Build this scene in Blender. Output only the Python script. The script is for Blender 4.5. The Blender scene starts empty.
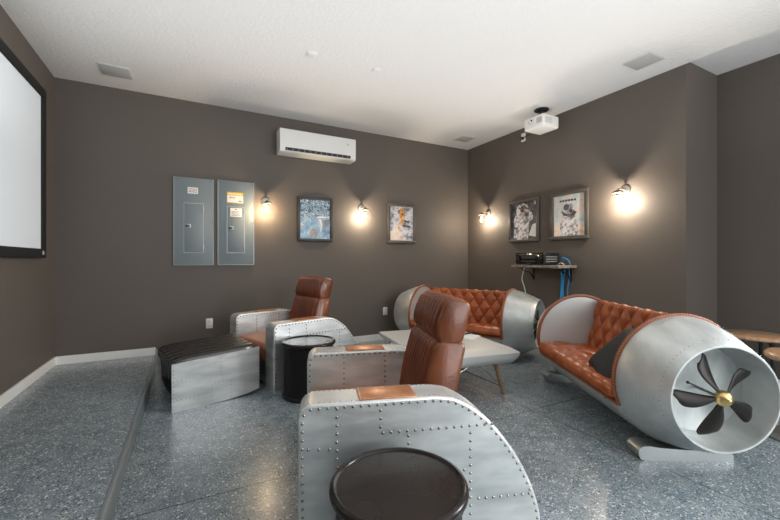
import bpy, bmesh, math, random
from mathutils import Vector, Matrix, noise
random.seed(7)
PI = math.pi
S = bpy.context.scene
COL = S.collection

# ------------------------------------------------------------------ camera
cam = bpy.data.cameras.new('camera'); camo = bpy.data.objects.new('camera', cam); COL.objects.link(camo)
camo.location = (0, 0, 1.2)
camo.rotation_euler = (PI/2, 0, -math.radians(28.1))
cam.sensor_width = 36; cam.lens = 375/780*36
cam.clip_start = 0.05
S.camera = camo
# ------------------------------------------------------------------ exposure, world
S.view_settings.view_transform = 'Standard'; S.view_settings.look = 'None'
S.view_settings.gamma = 1; S.view_settings.exposure = 0.38
w = bpy.data.worlds.new('world'); S.world = w; w.use_nodes = True
w.node_tree.nodes['Background'].inputs[0].default_value = (0.8, 0.85, 0.9, 1)
w.node_tree.nodes['Background'].inputs[1].default_value = 0.05

def area(name, loc, target, sx, sy, power, color=(1, 1, 1)):
    l = bpy.data.lights.new(name, 'AREA'); l.shape = 'RECTANGLE'; l.size = sx; l.size_y = sy
    l.energy = power; l.color = color
    o = bpy.data.objects.new(name, l); COL.objects.link(o); o.location = loc
    o.rotation_euler = (Vector(target)-Vector(loc)).to_track_quat('-Z', 'Y').to_euler()
    return o
area('rear_fill', (2.6, -3.3, 1.7), (0.8, 4, 1.1), 4.2, 2.4, 125, (0.92, 0.97, 1.0))  # added soft fill behind the camera, no window there
sd = area('side_fill', (4.8, 0.2, 1.9), (-1.235, 2.7, 1.0), 1.6, 1.6, 50, (0.95, 0.97, 1.0)); sd.data.spread = math.radians(75)  # added narrow fill to brighten the left wall, not a real window
area('uplight_fill', (1.5, 1.3, 2.1), (1.5, 1.3, 3.09), 4.8, 5.4, 43, (.98, 0.99, 1.0))  # added unseen emitter in mid-air, facing up to brighten the ceiling evenly
area('rear_uplight_fill', (1.8, -2.0, 2.2), (1.8, -2.0, 3.09), 4.0, 2.0, 50, (1.0, 0.985, 0.97))  # second added upward emitter, for the ceiling behind the camera

# ------------------------------------------------------------------ materials
def mat(name, color, rough=0.5, metal=0.0, coat=0.0, bump=None, var=None, spec=0.5, rvar=None):
    """bump=(scale,strength[,stretch]); var=(scale,color2,lo,hi)"""
    m = bpy.data.materials.new(name); m.use_nodes = True
    nt = m.node_tree; N = nt.nodes; L = nt.links; b = N['Principled BSDF']
    b.inputs['Base Color'].default_value = (*color, 1); b.inputs['Roughness'].default_value = rough
    b.inputs['Metallic'].default_value = metal; b.inputs['Specular IOR Level'].default_value = spec
    b.inputs['Coat Weight'].default_value = coat
    tc = N.new('ShaderNodeTexCoord')
    def nz(scale, st=(1, 1, 1), detail=4):
        mp = N.new('ShaderNodeMapping'); mp.inputs['Scale'].default_value = st
        L.new(tc.outputs['Object'], mp.inputs[0])
        n = N.new('ShaderNodeTexNoise'); n.inputs['Scale'].default_value = scale; n.inputs['Detail'].default_value = detail
        L.new(mp.outputs[0], n.inputs['Vector']); return n
    if var:
        n = nz(var[0], var[4] if len(var) > 4 else (1, 1, 1))
        r = N.new('ShaderNodeValToRGB'); r.color_ramp.elements[0].position = var[2]; r.color_ramp.elements[1].position = var[3]
        r.color_ramp.elements[0].color = (*color, 1); r.color_ramp.elements[1].color = (*var[1], 1)
        L.new(n.outputs['Fac'], r.inputs[0]); L.new(r.outputs[0], b.inputs['Base Color'])
    if rvar:
        n = nz(rvar[0], rvar[3] if len(rvar) > 3 else (1, 1, 1))
        r = N.new('ShaderNodeMapRange'); r.inputs['From Min'].default_value = 0.3; r.inputs['From Max'].default_value = 0.7
        r.inputs['To Min'].default_value = rvar[1]; r.inputs['To Max'].default_value = rvar[2]
        L.new(n.outputs['Fac'], r.inputs['Value']); L.new(r.outputs[0], b.inputs['Roughness'])
    if bump:
        n = nz(bump[0], bump[2] if len(bump) > 2 else (1, 1, 1))
        bp = N.new('ShaderNodeBump'); bp.inputs['Strength'].default_value = bump[1]; bp.inputs['Distance'].default_value = 0.01
        L.new(n.outputs['Fac'], bp.inputs['Height']); L.new(bp.outputs[0], b.inputs['Normal'])
    return m

def glow(name, color, strength):
    m = bpy.data.materials.new(name); m.use_nodes = True; b = m.node_tree.nodes['Principled BSDF']
    b.inputs['Base Color'].default_value = (*color, 1)
    b.inputs['Emission Color'].default_value = (*color, 1); b.inputs['Emission Strength'].default_value = strength
    return m

def glass_mat():
    m = bpy.data.materials.new('clear_glass'); m.use_nodes = True; nt = m.node_tree; N = nt.nodes; L = nt.links
    N.remove(N['Principled BSDF']); out = N['Material Output']
    t = N.new('ShaderNodeBsdfTransparent'); t.inputs[0].default_value = (0.97, 0.96, 0.94, 1)
    g = N.new('ShaderNodeBsdfGlossy'); g.inputs['Roughness'].default_value = 0.05
    fr = N.new('ShaderNodeLayerWeight'); fr.inputs[0].default_value = .12
    mx = N.new('ShaderNodeMixShader'); ml = N.new('ShaderNodeMath'); ml.operation = 'MULTIPLY'; ml.inputs[1].default_value = .25; L.new(fr.outputs['Fresnel'], ml.inputs[0]); L.new(ml.outputs[0], mx.inputs[0]); L.new(t.outputs[0], mx.inputs[1]); L.new(g.outputs[0], mx.inputs[2])
    L.new(mx.outputs[0], out.inputs[0]); return m

def bulb_mat():
    m = bpy.data.materials.new('lit_bulb_glass'); m.use_nodes = True; nt = m.node_tree; N = nt.nodes; L = nt.links
    N.remove(N['Principled BSDF']); out = N['Material Output']
    t = N.new('ShaderNodeBsdfTransparent'); t.inputs[0].default_value = (1, .96, .9, 1)
    e = N.new('ShaderNodeEmission'); e.inputs[0].default_value = (1.0, .74, .42, 1); e.inputs[1].default_value = 4.0
    ad = N.new('ShaderNodeAddShader'); L.new(t.outputs[0], ad.inputs[0]); L.new(e.outputs[0], ad.inputs[1]); L.new(ad.outputs[0], out.inputs[0])
    return m

def floor_mat(name, grooves):
    m = bpy.data.materials.new(name); m.use_nodes = True; nt = m.node_tree; N = nt.nodes; L = nt.links; b = N['Principled BSDF']
    tc = N.new('ShaderNodeTexCoord')
    n = N.new('ShaderNodeTexNoise'); n.inputs['Scale'].default_value = 9; n.inputs['Detail'].default_value = 6
    L.new(tc.outputs['Object'], n.inputs['Vector'])
    base = N.new('ShaderNodeValToRGB'); e = base.color_ramp.elements
    e[0].position = .35; e[0].color = (.142, .192, .225, 1); e[1].position = .65; e[1].color = (.24, .285, .31, 1)
    L.new(n.outputs['Fac'], base.inputs[0])
    last = base.outputs[0]
    for sc, lo, hi, colr in ((62, .88, .89, (.62, .64, .63)), (90, .84, .85, (.55, .58, .58)), (95, .84, .86, (.02, .025, .03)), (150, .78, .80, (.50, .54, .54)), (170, .84, .86, (.03, .04, .05)), (240, .76, .78, (.46, .50, .51))):
        v = N.new('ShaderNodeTexVoronoi'); v.inputs['Scale'].default_value = sc
        L.new(tc.outputs['Object'], v.inputs['Vector'])
        sep = N.new('ShaderNodeSeparateColor'); L.new(v.outputs['Color'], sep.inputs[0])
        mr = N.new('ShaderNodeMapRange'); mr.inputs['From Min'].default_value = lo; mr.inputs['From Max'].default_value = hi
        L.new(sep.outputs[0], mr.inputs['Value'])
        # shape the chip: only close to the cell centre
        ds = N.new('ShaderNodeMapRange'); ds.inputs['From Min'].default_value = .45; ds.inputs['From Max'].default_value = .35
        L.new(v.outputs['Distance'], ds.inputs['Value'])
        mu = N.new('ShaderNodeMath'); mu.operation = 'MULTIPLY'; L.new(mr.outputs[0], mu.inputs[0]); L.new(ds.outputs[0], mu.inputs[1])
        mx = N.new('ShaderNodeMix'); mx.data_type = 'RGBA'; mx.inputs[7].default_value = (*colr, 1)
        L.new(mu.outputs[0], mx.inputs[0]); L.new(last, mx.inputs[6]); last = mx.outputs[2]
    if grooves:
        sx = N.new('ShaderNodeSeparateXYZ'); L.new(tc.outputs['Object'], sx.inputs[0])
        for ax, pos in grooves:
            a = N.new('ShaderNodeMath'); a.operation = 'SUBTRACT'; a.inputs[1].default_value = pos; L.new(sx.outputs[ax], a.inputs[0])
            ab = N.new('ShaderNodeMath'); ab.operation = 'ABSOLUTE'; L.new(a.outputs[0], ab.inputs[0])
            lt = N.new('ShaderNodeMath'); lt.operation = 'LESS_THAN'; lt.inputs[1].default_value = .0028; L.new(ab.outputs[0], lt.inputs[0])
            mx = N.new('ShaderNodeMix'); mx.data_type = 'RGBA'; mx.inputs[7].default_value = (.012, .013, .015, 1)
            L.new(lt.outputs[0], mx.inputs[0]); L.new(last, mx.inputs[6]); last = mx.outputs[2]
    L.new(last, b.inputs['Base Color'])
    b.inputs['Roughness'].default_value = .27
    b.inputs['Coat Weight'].default_value = .35; b.inputs['Coat Roughness'].default_value = .2
    n2 = N.new('ShaderNodeTexNoise'); n2.inputs['Scale'].default_value = 45; L.new(tc.outputs['Object'], n2.inputs['Vector'])
    bp = N.new('ShaderNodeBump'); bp.inputs['Strength'].default_value = .25; bp.inputs['Distance'].default_value = .006
    L.new(n2.outputs['Fac'], bp.inputs['Height']); L.new(bp.outputs[0], b.inputs['Normal'])
    return m

WALLC = (.110, .092, .078)
M = dict(
    wall=mat('taupe_wall_paint', WALLC, .62, bump=(55, .15)),
    ceil=mat('white_ceiling_texture', (.80, .795, .785), .9, bump=(38, .6)),
    floor=floor_mat('epoxy_flake_floor', ((0, 2.41), (1, 2.11))),
    platform=floor_mat('epoxy_flake_platform', ()),
    trim=mat('white_trim_paint', (.78, .77, .74), .4),
    edge=mat('platform_edge_strip', (.19, .215, .22), .35, bump=(30, .2)),
    alu=mat('brushed_aluminium', (.58, .61, .61), .42, .75, bump=(7, .08), rvar=(5, .34, .50, (1, 1, 7)), var=(3.0, (.88, .89, .88), .36, .64, (1, 1, 3.5))),
    alu_dark=mat('dull_aluminium', (.48, .50, .50), .4, 1.0, bump=(6, .12), rvar=(6, .32, .5)),
    alu_soft=mat('satin_aluminium', (.54, .57, .56), .45, .7, rvar=(5, .34, .5), bump=(4, .1), var=(4, (.74, .76, .75), .35, .65, (1, 2.5, 1))),
    alu_pale=mat('pale_aluminium_panel', (.56, .57, .55), .45, .35, bump=(5, .15)),
    rivet=mat('steel_rivet', (.42, .39, .36), .25, 1.0),
    copper=mat('copper_leather_patch', (.50, .20, .09), .36, .55, var=(14, (.66, .33, .17), .35, .65)),
    leather=mat('rust_leather', (.125, .028, .007), .26, 0, .15, bump=(60, .12), var=(7, (.22, .052, .014), .35, .7)),
    leather_side=mat('worn_brown_leather', (.11, .028, .008), .33, 0, .1, bump=(50, .15), var=(5, (.20, .056, .018), .35, .7)),
    seat_leather=mat('tan_seat_leather', (.36, .13, .06), .42, 0, .15, bump=(50, .12)),
    tuft=mat('cognac_tufted_leather', (.29, .058, .010), .30, 0, .12, bump=(60, .1), var=(6, (.41, .098, .020), .35, .7)),
    piping=mat('leather_piping', (.26, .075, .030), .4, bump=(60, .15)),
    button=mat('dark_leather_button', (.14, .035, .014), .4),
    black_leather=mat('black_leather', (.012, .009, .008), .26, 0, .3, bump=(40, .1)),
    drum=mat('black_hammered_metal', (.010, .0095, .009), .45, 0, bump=(40, .9), spec=.25),
    drumtop=mat('dark_lacquered_top', (.022, .017, .015), .3, 0, .08, rvar=(6, .2, .32), spec=.2),
    black=mat('black_plastic', (.012, .012, .013), .4),
    black_gloss=mat('gloss_black_panel', (.01, .01, .012), .12, 0, .5),
    velvet=mat('black_screen_frame', (.006, .006, .006), .8),
    screen=mat('white_projection_fabric', (.80, .86, .91), .8),
    blade=mat('dark_propeller_blade', (.040, .036, .033), .42, .5),
    brass=mat('brass_hub', (.78, .56, .24), .3, 1.0),
    wood=mat('oak_leg_wood', (.22, .12, .055), .5, var=(12, (.36, .22, .11), .3, .7, (8, 8, 1))),
    wood_top=mat('polished_wood_top', (.40, .21, .11), .3, 0, .3, var=(6, (.58, .36, .22), .3, .7, (1, 6, 1))),
    shelfwood=mat('weathered_shelf_board', (.30, .26, .21), .6, var=(25, (.16, .13, .11), .4, .6)),
    cushion=mat('black_woven_fabric', (.022, .022, .021), .75, bump=(120, .6)),
    white=mat('white_plastic', (.80, .80, .78), .35),
    white_dim=mat('off_white_plastic', (.62, .62, .60), .45),
    grille=mat('grey_speaker_grille', (.52, .52, .51), .6, bump=(300, .5)),
    panel=mat('grey_panel_enamel', (.20, .235, .245), .5, .1, bump=(15, .05)),
    panel_edge=mat('bare_steel_edge', (.42, .45, .45), .35, .8),
    nickel=mat('brushed_nickel', (.55, .51, .46), .3, 1.0),
    frame=mat('brown_picture_frame', (.030, .026, .023), .4, bump=(30, .1)),
    frame_grey=mat('pewter_picture_frame', (.10, .090, .078), .4, .2),
    mat_board=mat('white_mat_board', (.75, .74, .72), .7),
    paper=mat('white_paper', (.82, .81, .78), .6),
    yellow=mat('yellow_sticker', (.85, .52, .03), .5),
    red=mat('red_print', (.55, .08, .04), .5),
    ink=mat('dark_print', (.04, .04, .05), .6),
    blue=mat('blue_cable', (.02, .26, .55), .4),
    glass=glass_mat(),
    bulb=bulb_mat(), filament=glow('lit_filament', (1.0, .70, .36), 120),
    front=mat('light_rear_wall_paint', (.62, .62, .61), .7),
)

# ------------------------------------------------------------------ mesh builder
class MB:
    def __init__(s): s.v = []; s.f = []; s.m = []
    def add(s, vs, fs, mi=0, T=None):
        o = len(s.v)
        for p in vs:
            p = Vector(p); s.v.append(T @ p if T else p)
        for f in fs: s.f.append([i+o for i in f]); s.m.append(mi)
        return s
    def box(s, x0, x1, y0, y1, z0, z1, mi=0, T=None):
        vs = [(x, y, z) for z in (z0, z1) for y in (y0, y1) for x in (x0, x1)]
        return s.add(vs, [(0, 2, 3, 1), (4, 5, 7, 6), (0, 1, 5, 4), (2, 6, 7, 3), (0, 4, 6, 2), (1, 3, 7, 5)], mi, T)
    def rbox(s, x0, x1, y0, y1, z0, z1, r=.01, seg=3, mi=0, T=None):
        bm = bmesh.new(); bmesh.ops.create_cube(bm, size=1)
        for v in bm.verts:
            v.co = Vector(((x0+x1)/2+v.co.x*(x1-x0), (y0+y1)/2+v.co.y*(y1-y0), (z0+z1)/2+v.co.z*(z1-z0)))
        bmesh.ops.bevel(bm, geom=bm.edges[:], offset=r, segments=seg, profile=.5, affect='EDGES')
        bm.verts.index_update()
        s.add([v.co.copy() for v in bm.verts], [[v.index for v in f.verts] for f in bm.faces], mi, T); bm.free(); return s
    def lathe(s, prof, n=48, mi=0, T=None, a0=0, a1=2*PI, mis=None):
        """prof: (r,z) about local z"""
        full = abs(a1-a0-2*PI) < 1e-6; k = n if full else n+1
        vs = []
        for r, z in prof:
            for i in range(k):
                a = a0+(a1-a0)*i/n; vs.append((r*math.cos(a), r*math.sin(a), z))
        o = len(s.v)
        for p in vs: p = Vector(p); s.v.append(T @ p if T else p)
        for j in range(len(prof)-1):
            for i in range(n):
                i2 = (i+1) % k
                s.f.append([o+j*k+i, o+j*k+i2, o+(j+1)*k+i2, o+(j+1)*k+i]); s.m.append(mis[j] if mis else mi)
        return s
    def tube(s, pts, r, n=8, mi=0, cap=True, T=None):
        pts = [Vector(p) for p in pts]; rs = r if isinstance(r, (list, tuple)) else [r]*len(pts)
        vs = []; up = None
        for i, p in enumerate(pts):
            d = (pts[min(i+1, len(pts)-1)]-pts[max(i-1, 0)]).normalized()
            if up is None: up = d.orthogonal().normalized()
            up = (up-d*up.dot(d)).normalized(); q = d.cross(up)
            for k in range(n):
                a = 2*PI*k/n; vs.append(p+(up*math.cos(a)+q*math.sin(a))*rs[i])
        fs = []
        for i in range(len(pts)-1):
            for k in range(n): fs.append([i*n+k, i*n+(k+1) % n, (i+1)*n+(k+1) % n, (i+1)*n+k])
        if cap: fs.append(list(range(n))[::-1]); fs.append([(len(pts)-1)*n+k for k in range(n)])
        return s.add(vs, fs, mi, T)
    def ball(s, c, r, mi=0, n=10, sq=(1, 1, 1), T=None):
        prof = []; m = max(4, n//2)
        vs = [(c[0], c[1], c[2]-r*sq[2])]
        for j in range(1, m):
            a = -PI/2+PI*j/m
            for i in range(n):
                b = 2*PI*i/n; vs.append((c[0]+r*math.cos(a)*math.cos(b)*sq[0], c[1]+r*math.cos(a)*math.sin(b)*sq[1], c[2]+r*math.sin(a)*sq[2]))
        vs.append((c[0], c[1], c[2]+r*sq[2])); last = len(vs)-1; fs = []
        for i in range(n): fs.append([0, 1+(i+1) % n, 1+i]); fs.append([last, last-n+i, last-n+(i+1) % n])
        for j in range(m-2):
            for i in range(n): fs.append([1+j*n+i, 1+j*n+(i+1) % n, 1+(j+1)*n+(i+1) % n, 1+(j+1)*n+i])
        return s.add(vs, fs, mi, T)
    def dome(s, c, nrm, r, mi=1):
        """rivet head: small dome on a surface at c with outward normal nrm"""
        q = Vector(nrm).to_track_quat('Z', 'Y').to_matrix().to_4x4(); T = Matrix.Translation(c) @ q
        vs = []; n = 8
        for rr, h in ((1, -.1), (.8, .42), (.4, .68)):
            for i in range(n): a = 2*PI*i/n; vs.append((rr*r*math.cos(a), rr*r*math.sin(a), h*r))
        vs.append((0, 0, .76*r)); fs = []
        for j in range(2):
            for i in range(n): fs.append([j*n+i, j*n+(i+1) % n, (j+1)*n+(i+1) % n, (j+1)*n+i])
        for i in range(n): fs.append([2*n+i, 2*n+(i+1) % n, 3*n])
        return s.add(vs, fs, mi, T)
    def rivets(s, pts, nrm, step, r, mi=1):
        pts = [Vector(p) for p in pts]; L = [0]
        for i in range(1, len(pts)): L.append(L[-1]+(pts[i]-pts[i-1]).length)
        n = max(1, round(L[-1]/step))
        for k in range(n+1):
            d = L[-1]*k/n; i = 1
            while i < len(pts)-1 and L[i] < d: i += 1
            t = (d-L[i-1])/max(1e-9, L[i]-L[i-1]); p = pts[i-1].lerp(pts[i], t)
            s.dome(p, nrm, r, mi)
        return s
    def prism(s, poly, y0, y1, mi=0, T=None, mis=None):
        """poly in (x,z), extruded along y; mis=(cap,side)"""
        n = len(poly); vs = [(x, y0, z) for x, z in poly]+[(x, y1, z) for x, z in poly]
        cap, side = mis or (mi, mi)
        s.add(vs, [list(range(n)), [n+i for i in range(n)][::-1]], cap, T)
        o = len(s.v)-2*n
        for i in range(n): j = (i+1) % n; s.f.append([o+i, o+n+i, o+n+j, o+j]); s.m.append(side)
        return s
    def grid(s, fn, nu, nv, mi=0, T=None, closeu=False):
        vs = [fn(i/(nu if closeu else nu-1), j/(nv-1)) for j in range(nv) for i in range(nu)]
        fs = []
        for j in range(nv-1):
            for i in range(nu if closeu else nu-1):
                i2 = (i+1) % nu; fs.append([j*nu+i, j*nu+i2, (j+1)*nu+i2, (j+1)*nu+i])
        return s.add(vs, fs, mi, T)
    def build(s, name, mats, parent=None, smooth=True, angle=35, recalc=True):
        me = bpy.data.meshes.new(name); me.from_pydata([tuple(v) for v in s.v], [], s.f)
        for m in (mats if isinstance(mats, (list, tuple)) else [mats]): me.materials.append(m)
        for p, mi in zip(me.polygons, s.m): p.material_index = mi; p.use_smooth = smooth and len(p.vertices) < 9
        me.update()
        if recalc:
            bm = bmesh.new(); bm.from_mesh(me); bmesh.ops.recalc_face_normals(bm, faces=bm.faces[:]); bm.to_mesh(me); bm.free()
        if smooth: me.set_sharp_from_angle(angle=math.radians(angle))
        o = bpy.data.objects.new(name, me); COL.objects.link(o)
        if parent: o.parent = parent
        return o

def tag(o, label=None, cat=None, group=None, kind=None):
    if label: o['label'] = label
    if cat: o['category'] = cat
    if group: o['group'] = group
    if kind: o['kind'] = kind
    return o
def thing(name, loc, rz, label, cat, group=None):
    o = bpy.data.objects.new(name, None); COL.objects.link(o); o.location = loc; o.rotation_euler = (0, 0, rz)
    o.empty_display_size = .1
    return tag(o, label, cat, group)
def dup(root, loc, rz, label, group=None):
    r = root.copy(); COL.objects.link(r); r.location = loc; r.rotation_euler = (0, 0, rz); r['label'] = label
    if group: r['group'] = group
    for ch in list(root.children):
        c = ch.copy(); COL.objects.link(c); c.parent = r
        for g in list(ch.children):
            d = g.copy(); COL.objects.link(d); d.parent = c
    return r
def struct(name, mb, m, **k):
    o = mb.build(name, m, None, smooth=False); o['kind'] = 'structure'; return o
def bez(p, n=16):
    """Catmull-Rom through points"""
    p = [Vector(q) for q in p]; P = [p[0]]+p+[p[-1]]; out = []
    for i in range(1, len(P)-2):
        a, b, c, d = P[i-1:i+3]
        for k in range(n):
            t = k/n; out.append(.5*((2*b)+(c-a)*t+(2*a-5*b+4*c-d)*t*t+(3*b-a-3*c+d)*t**3))
    out.append(p[-1]); return out

# ------------------------------------------------------------------ the room
XL, YB, XR, YC, XC, YF, ZC = -1.235, 5.055, 4.215, 1.843, 4.85, -3.6, 3.09
T_ = .12
struct('floor', MB().box(XL-T_, XC+T_, YF-T_, YB+T_, -.15, 0), M['floor'])
struct('floor_platform', MB().box(XL, -.335, YF, YB, 0, .115), M['platform'])
tr = MB().rbox(-.345, -.318, YF, YB, .0, .118, r=.008, seg=2); struct('trim_1', tr, M['edge'])
struct('ceiling', MB().box(XL-T_, XR, YF-T_, YB+T_, ZC, ZC+.15), M['ceil'])
struct('ceiling_recess', MB().box(XR, XC+T_, YF-T_, YC+T_, ZC+.035, ZC+.15), M['ceil'])
struct('wall_back', MB().box(XL-T_, XR+T_, YB, YB+T_, 0, ZC), M['wall'])
struct('wall_left', MB().box(XL-T_, XL, YF, YB, 0, ZC), M['wall'])
struct('wall_right', MB().box(XR, XC+T_, YC, YB, 0, ZC+.035), M['wall'])
struct('wall_recess', MB().box(XC, XC+T_, YF, YC, 0, ZC+.035), M['wall'])
struct('wall_front', MB().box(XL-T_, XC+T_, YF-T_, YF, 0, ZC), M['front'])
struct('baseboard_left', MB().box(XL, XL+.014, YF, YB, .115, .20), M['trim'])
bb = MB().box(XL+.014, -.345, YB-.014, YB, .115, .20); struct('baseboard_back', bb, M['trim'])
struct('baseboard_rear_wall', MB().box(-.318, XR, YB-.014, YB, 0, .085), M['trim'])
struct('baseboard_right', MB().box(XR-.014, XR, YC, YB-.014, 0, .085), M['trim'])
bb = MB().box(XR, XC-.014, YC-.014, YC, 0, .085); struct('baseboard_recess', bb, M['trim'])
struct('baseboard_side', MB().box(XC-.014, XC, YF, YC, 0, .085), M['trim'])

# ------------------------------------------------------------------ projection screen
t = thing('projection_screen', (XL, 3.20, 1.22), 0, 'wide white projection screen with a black frame on the left wall', 'screen')
fr = MB(); y0, y1, z0, z1, fw = -1.40, 1.44, 0, 1.568, .083
fr.rbox(.004, .045, y0, y1, z0, z0+fw, .006); fr.rbox(.004, .045, y0, y1, z1-fw, z1, .006)
fr.rbox(.004, .045, y0, y0+fw, z0+fw, z1-fw, .006); fr.rbox(.004, .045, y1-fw, y1, z0+fw, z1-fw, .006)
f_ = fr.build('frame', M['velvet'], t)
MB().box(.006, .026, y0+fw*.7, y1-fw*.7, z0+fw*.7, z1-fw*.7).build('screen_fabric', M['screen'], t, smooth=False)
b = MB(); b.box(.0451, .0465, y1-.115, y1-.06, .030, .034, 0)
for k, (h, wd) in enumerate(((.028, .004), (.022, .004), (.028, .004), (.018, .004), (.026, .004))):
    b.box(.0451, .0465, y1-.11+k*.010, y1-.11+k*.010+wd, .036, .036+h, 0)
b.build('maker_badge', M['white_dim'], f_, smooth=False)

# ------------------------------------------------------------------ armchairs
ARM = [(.06, .615), (.57, .617), (.62, .611), (.662, .601), (.735, .562), (.802, .511), (.849, .462), (.897, .403), (.951, .325), (1.0, .235), (1.04, .137), (1.06, .057), (1.065, 0)]
CT = Matrix.Translation((-.53, -.515, 0))      # local chair corner -> centre of the chair
def arm_outline():
    o = [(0, .0)]
    for k in range(7): a = PI-(PI/2)*k/6; o.append((.06+.06*math.cos(a), .555+.06*math.sin(a)))
    p = [(x, z, 0) for x, z in ARM[1:]]
    o += [(.57, .617)]+[(q.x, q.y) for q in bez(p, 4)][1:]
    return o
def inset(poly, d):
    c = []
    n = len(poly)
    for i, (x, z) in enumerate(poly):
        if z < .001: c.append((x-d if x > .5 else x+d, 0)); continue
        px, pz = poly[i-1]; nx, nz = poly[(i+1) % n]
        t = Vector((nx-px, nz-pz)).normalized(); c.append((x+t.y*d, z-t.x*d))
    return c
OUT = []
for q_ in arm_outline():
    if not OUT or math.hypot(q_[0]-OUT[-1][0], q_[1]-OUT[-1][1]) > .002: OUT.append(q_)
def make_arm(y0, y1, near, parent):
    mb = MB(); bev = .010
    n = len(OUT); inn = inset(OUT, bev)
    # rows across the arm: inset cap, full, full, inset cap
    rows = [(inn, y0), (inset(OUT, bev*.3), y0+bev*.3), (OUT, y0+bev), (OUT, y1-bev), (inset(OUT, bev*.3), y1-bev*.3), (inn, y1)]
    vs = [Vector((x, y, z)) for pl, y in rows for x, z in pl]
    fs = []
    for j in range(len(rows)-1):
        for i in range(n): k = (i+1) % n; fs.append([j*n+i, j*n+k, (j+1)*n+k, (j+1)*n+i])
    fs.append(list(range(n))); fs.append([(len(rows)-1)*n+i for i in range(n)][::-1])
    mb.add([CT @ v for v in vs], fs, 0)
    edge = [p for p in inset(OUT, .017)][1:-1]
    edge = [(edge[0][0], .03)]+edge
    for face, ny in ((y0, -1), (y1, 1)):
        Q = lambda x, z: CT @ Vector((x, face+ny*.0, z))
        mb.rivets([Q(x, z) for x, z in edge], (0, ny, 0), .034, .0072)
        lines = [((.154, .593), (.154, .05)), ((.040, .437), (.124, .431)), ((.334, .575), (.334, .481), (.828, .481)),
                 ((.453, .46), (.453, .30)), ((.728, .45), (.728, .03)), ((.765, .162), (1.005, .157)), ((.66, .292), (.70, .292)), ((.18, .30), (.45, .30)), ((.40, .27), (.40, .05))]
        if not near: lines = [((.229, .58), (.229, .05)), ((.492, .58), (.492, .05))]
        for ln in lines: mb.rivets([Q(x, z) for x, z in ln], (0, ny, 0), .034, .0072)
    # small rivets along the edges of the top band and the front
    for yy in (y0+.02, y1-.02):
        for i in range(len(OUT)-2):
            a, b2 = OUT[i], OUT[i+1]; L_ = math.hypot(b2[0]-a[0], b2[1]-a[1])
            k = max(1, round(L_/.022)) if L_ > .022 else 1
            for q in range(k):
                tt = q/k; x = a[0]+(b2[0]-a[0])*tt; z = a[1]+(b2[1]-a[1])*tt
                if z < .02: continue
                mb.dome(CT @ Vector((x, yy, z)), (-(b2[1]-a[1]), 0, (b2[0]-a[0])), .0034)
    a = mb.build('armrest', [M['alu'], M['rivet']], parent, angle=20)
    p = MB(); cp = [(.245, .6165), (.49, .6175)]
    p.rbox(.245, .495, y0+.012, y1-.012, .6155, .6215, .002, 2, T=CT)
    for x in [.252+.0158*i for i in range(16)]:
        for yy in (y0+.018, y1-.018): p.dome(CT @ Vector((x, yy, .6215)), (0, 0, 1), .003)
    for yy in [y0+.018+(y1-y0-.036)*i/8 for i in range(9)]:
        for x in (.252, .488): p.dome(CT @ Vector((x, yy, .6215)), (0, 0, 1), .003)
    tag(p.build('arm_patch', [M['copper'], M['rivet']], a), 'copper coloured patch on the arm top')
    return a

def channel_cushion(prof, y0, y1, nch, amp, border, T, mi_front=0, mi_side=1):
    """closed cushion: prof = list of (x,z,isface) loop, ridged where isface"""
    mb = MB(); n = len(prof); ny = nch*8+1
    ys = [y0, y0+.006, y0+.018]+[y0+border+(y1-y0-2*border)*k/(ny-1) for k in range(ny)]+[y1-.018, y1-.006, y1]
    cx = sum(p[0] for p in prof)/n; cz = sum(p[1] for p in prof)/n
    vs = []
    for k, y in enumerate(ys):
        e = min(y-y0, y1-y); ins = .014*(1-min(1, e/.018))**2
        inb = border <= (y-y0)+1e-6 and border <= (y1-y)+1e-6
        ph = (y-y0-border)/(y1-y0-2*border)*nch
        rid = abs(math.sin(PI*ph))**.75 if inb else .55
        for i, (x, z, fc) in enumerate(prof):
            a = prof[i-1]; b2 = prof[(i+1) % n]
            nr = Vector((-(b2[1]-a[1]), b2[0]-a[0])).normalized()
            d = (amp*rid*fc if fc else 0)-ins
            vs.append((x+nr.x*d, y, z+nr.y*d))
    fs = []
    ms = []
    for k in range(len(ys)-1):
        for i in range(n):
            j = (i+1) % n; fs.append([k*n+i, k*n+j, (k+1)*n+j, (k+1)*n+i]); ms.append(mi_side if (k < 2 or k > len(ys)-4) else mi_front)
    fs.append(list(range(n))); ms.append(mi_side); fs.append([(len(ys)-1)*n+i for i in range(n)][::-1]); ms.append(mi_side)
    o = len(mb.v); mb.add(vs, fs, 0, T); mb.m = ms
    return mb
def rrect(x0, x1, z0, z1, r, rb, seg=5, face='front_top', shear=0, bulge=0):
    """clockwise loop seen from -y, starting bottom-front going up the front; returns (x,z,face)"""
    pts = []
    def arc(cx, cz, rr, a0, a1, f):
        for k in range(seg+1): a = a0+(a1-a0)*k/seg; pts.append((cx+rr*math.cos(a), cz+rr*math.sin(a), f))
    arc(x0+rb, z0+rb, rb, 1.5*PI, PI, .3)
    m = 6
    for k in range(1, m): pts.append((x0-bulge*math.sin(PI*k/m), z0+rb+(z1-r-z0-rb)*k/m, 1))
    arc(x0+r, z1-r, r, PI, PI/2, 1)
    for k in range(1, 3): pts.append((x0+r+(x1-2*r-x0)*k/3, z1, .8))
    arc(x1-r, z1-r, r, PI/2, 0, .5)
    arc(x1-rb, z0+rb, rb, 0, -PI/2, 0)
    return [(x+shear*(z-z0), z, f) for x, z, f in pts]

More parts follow.
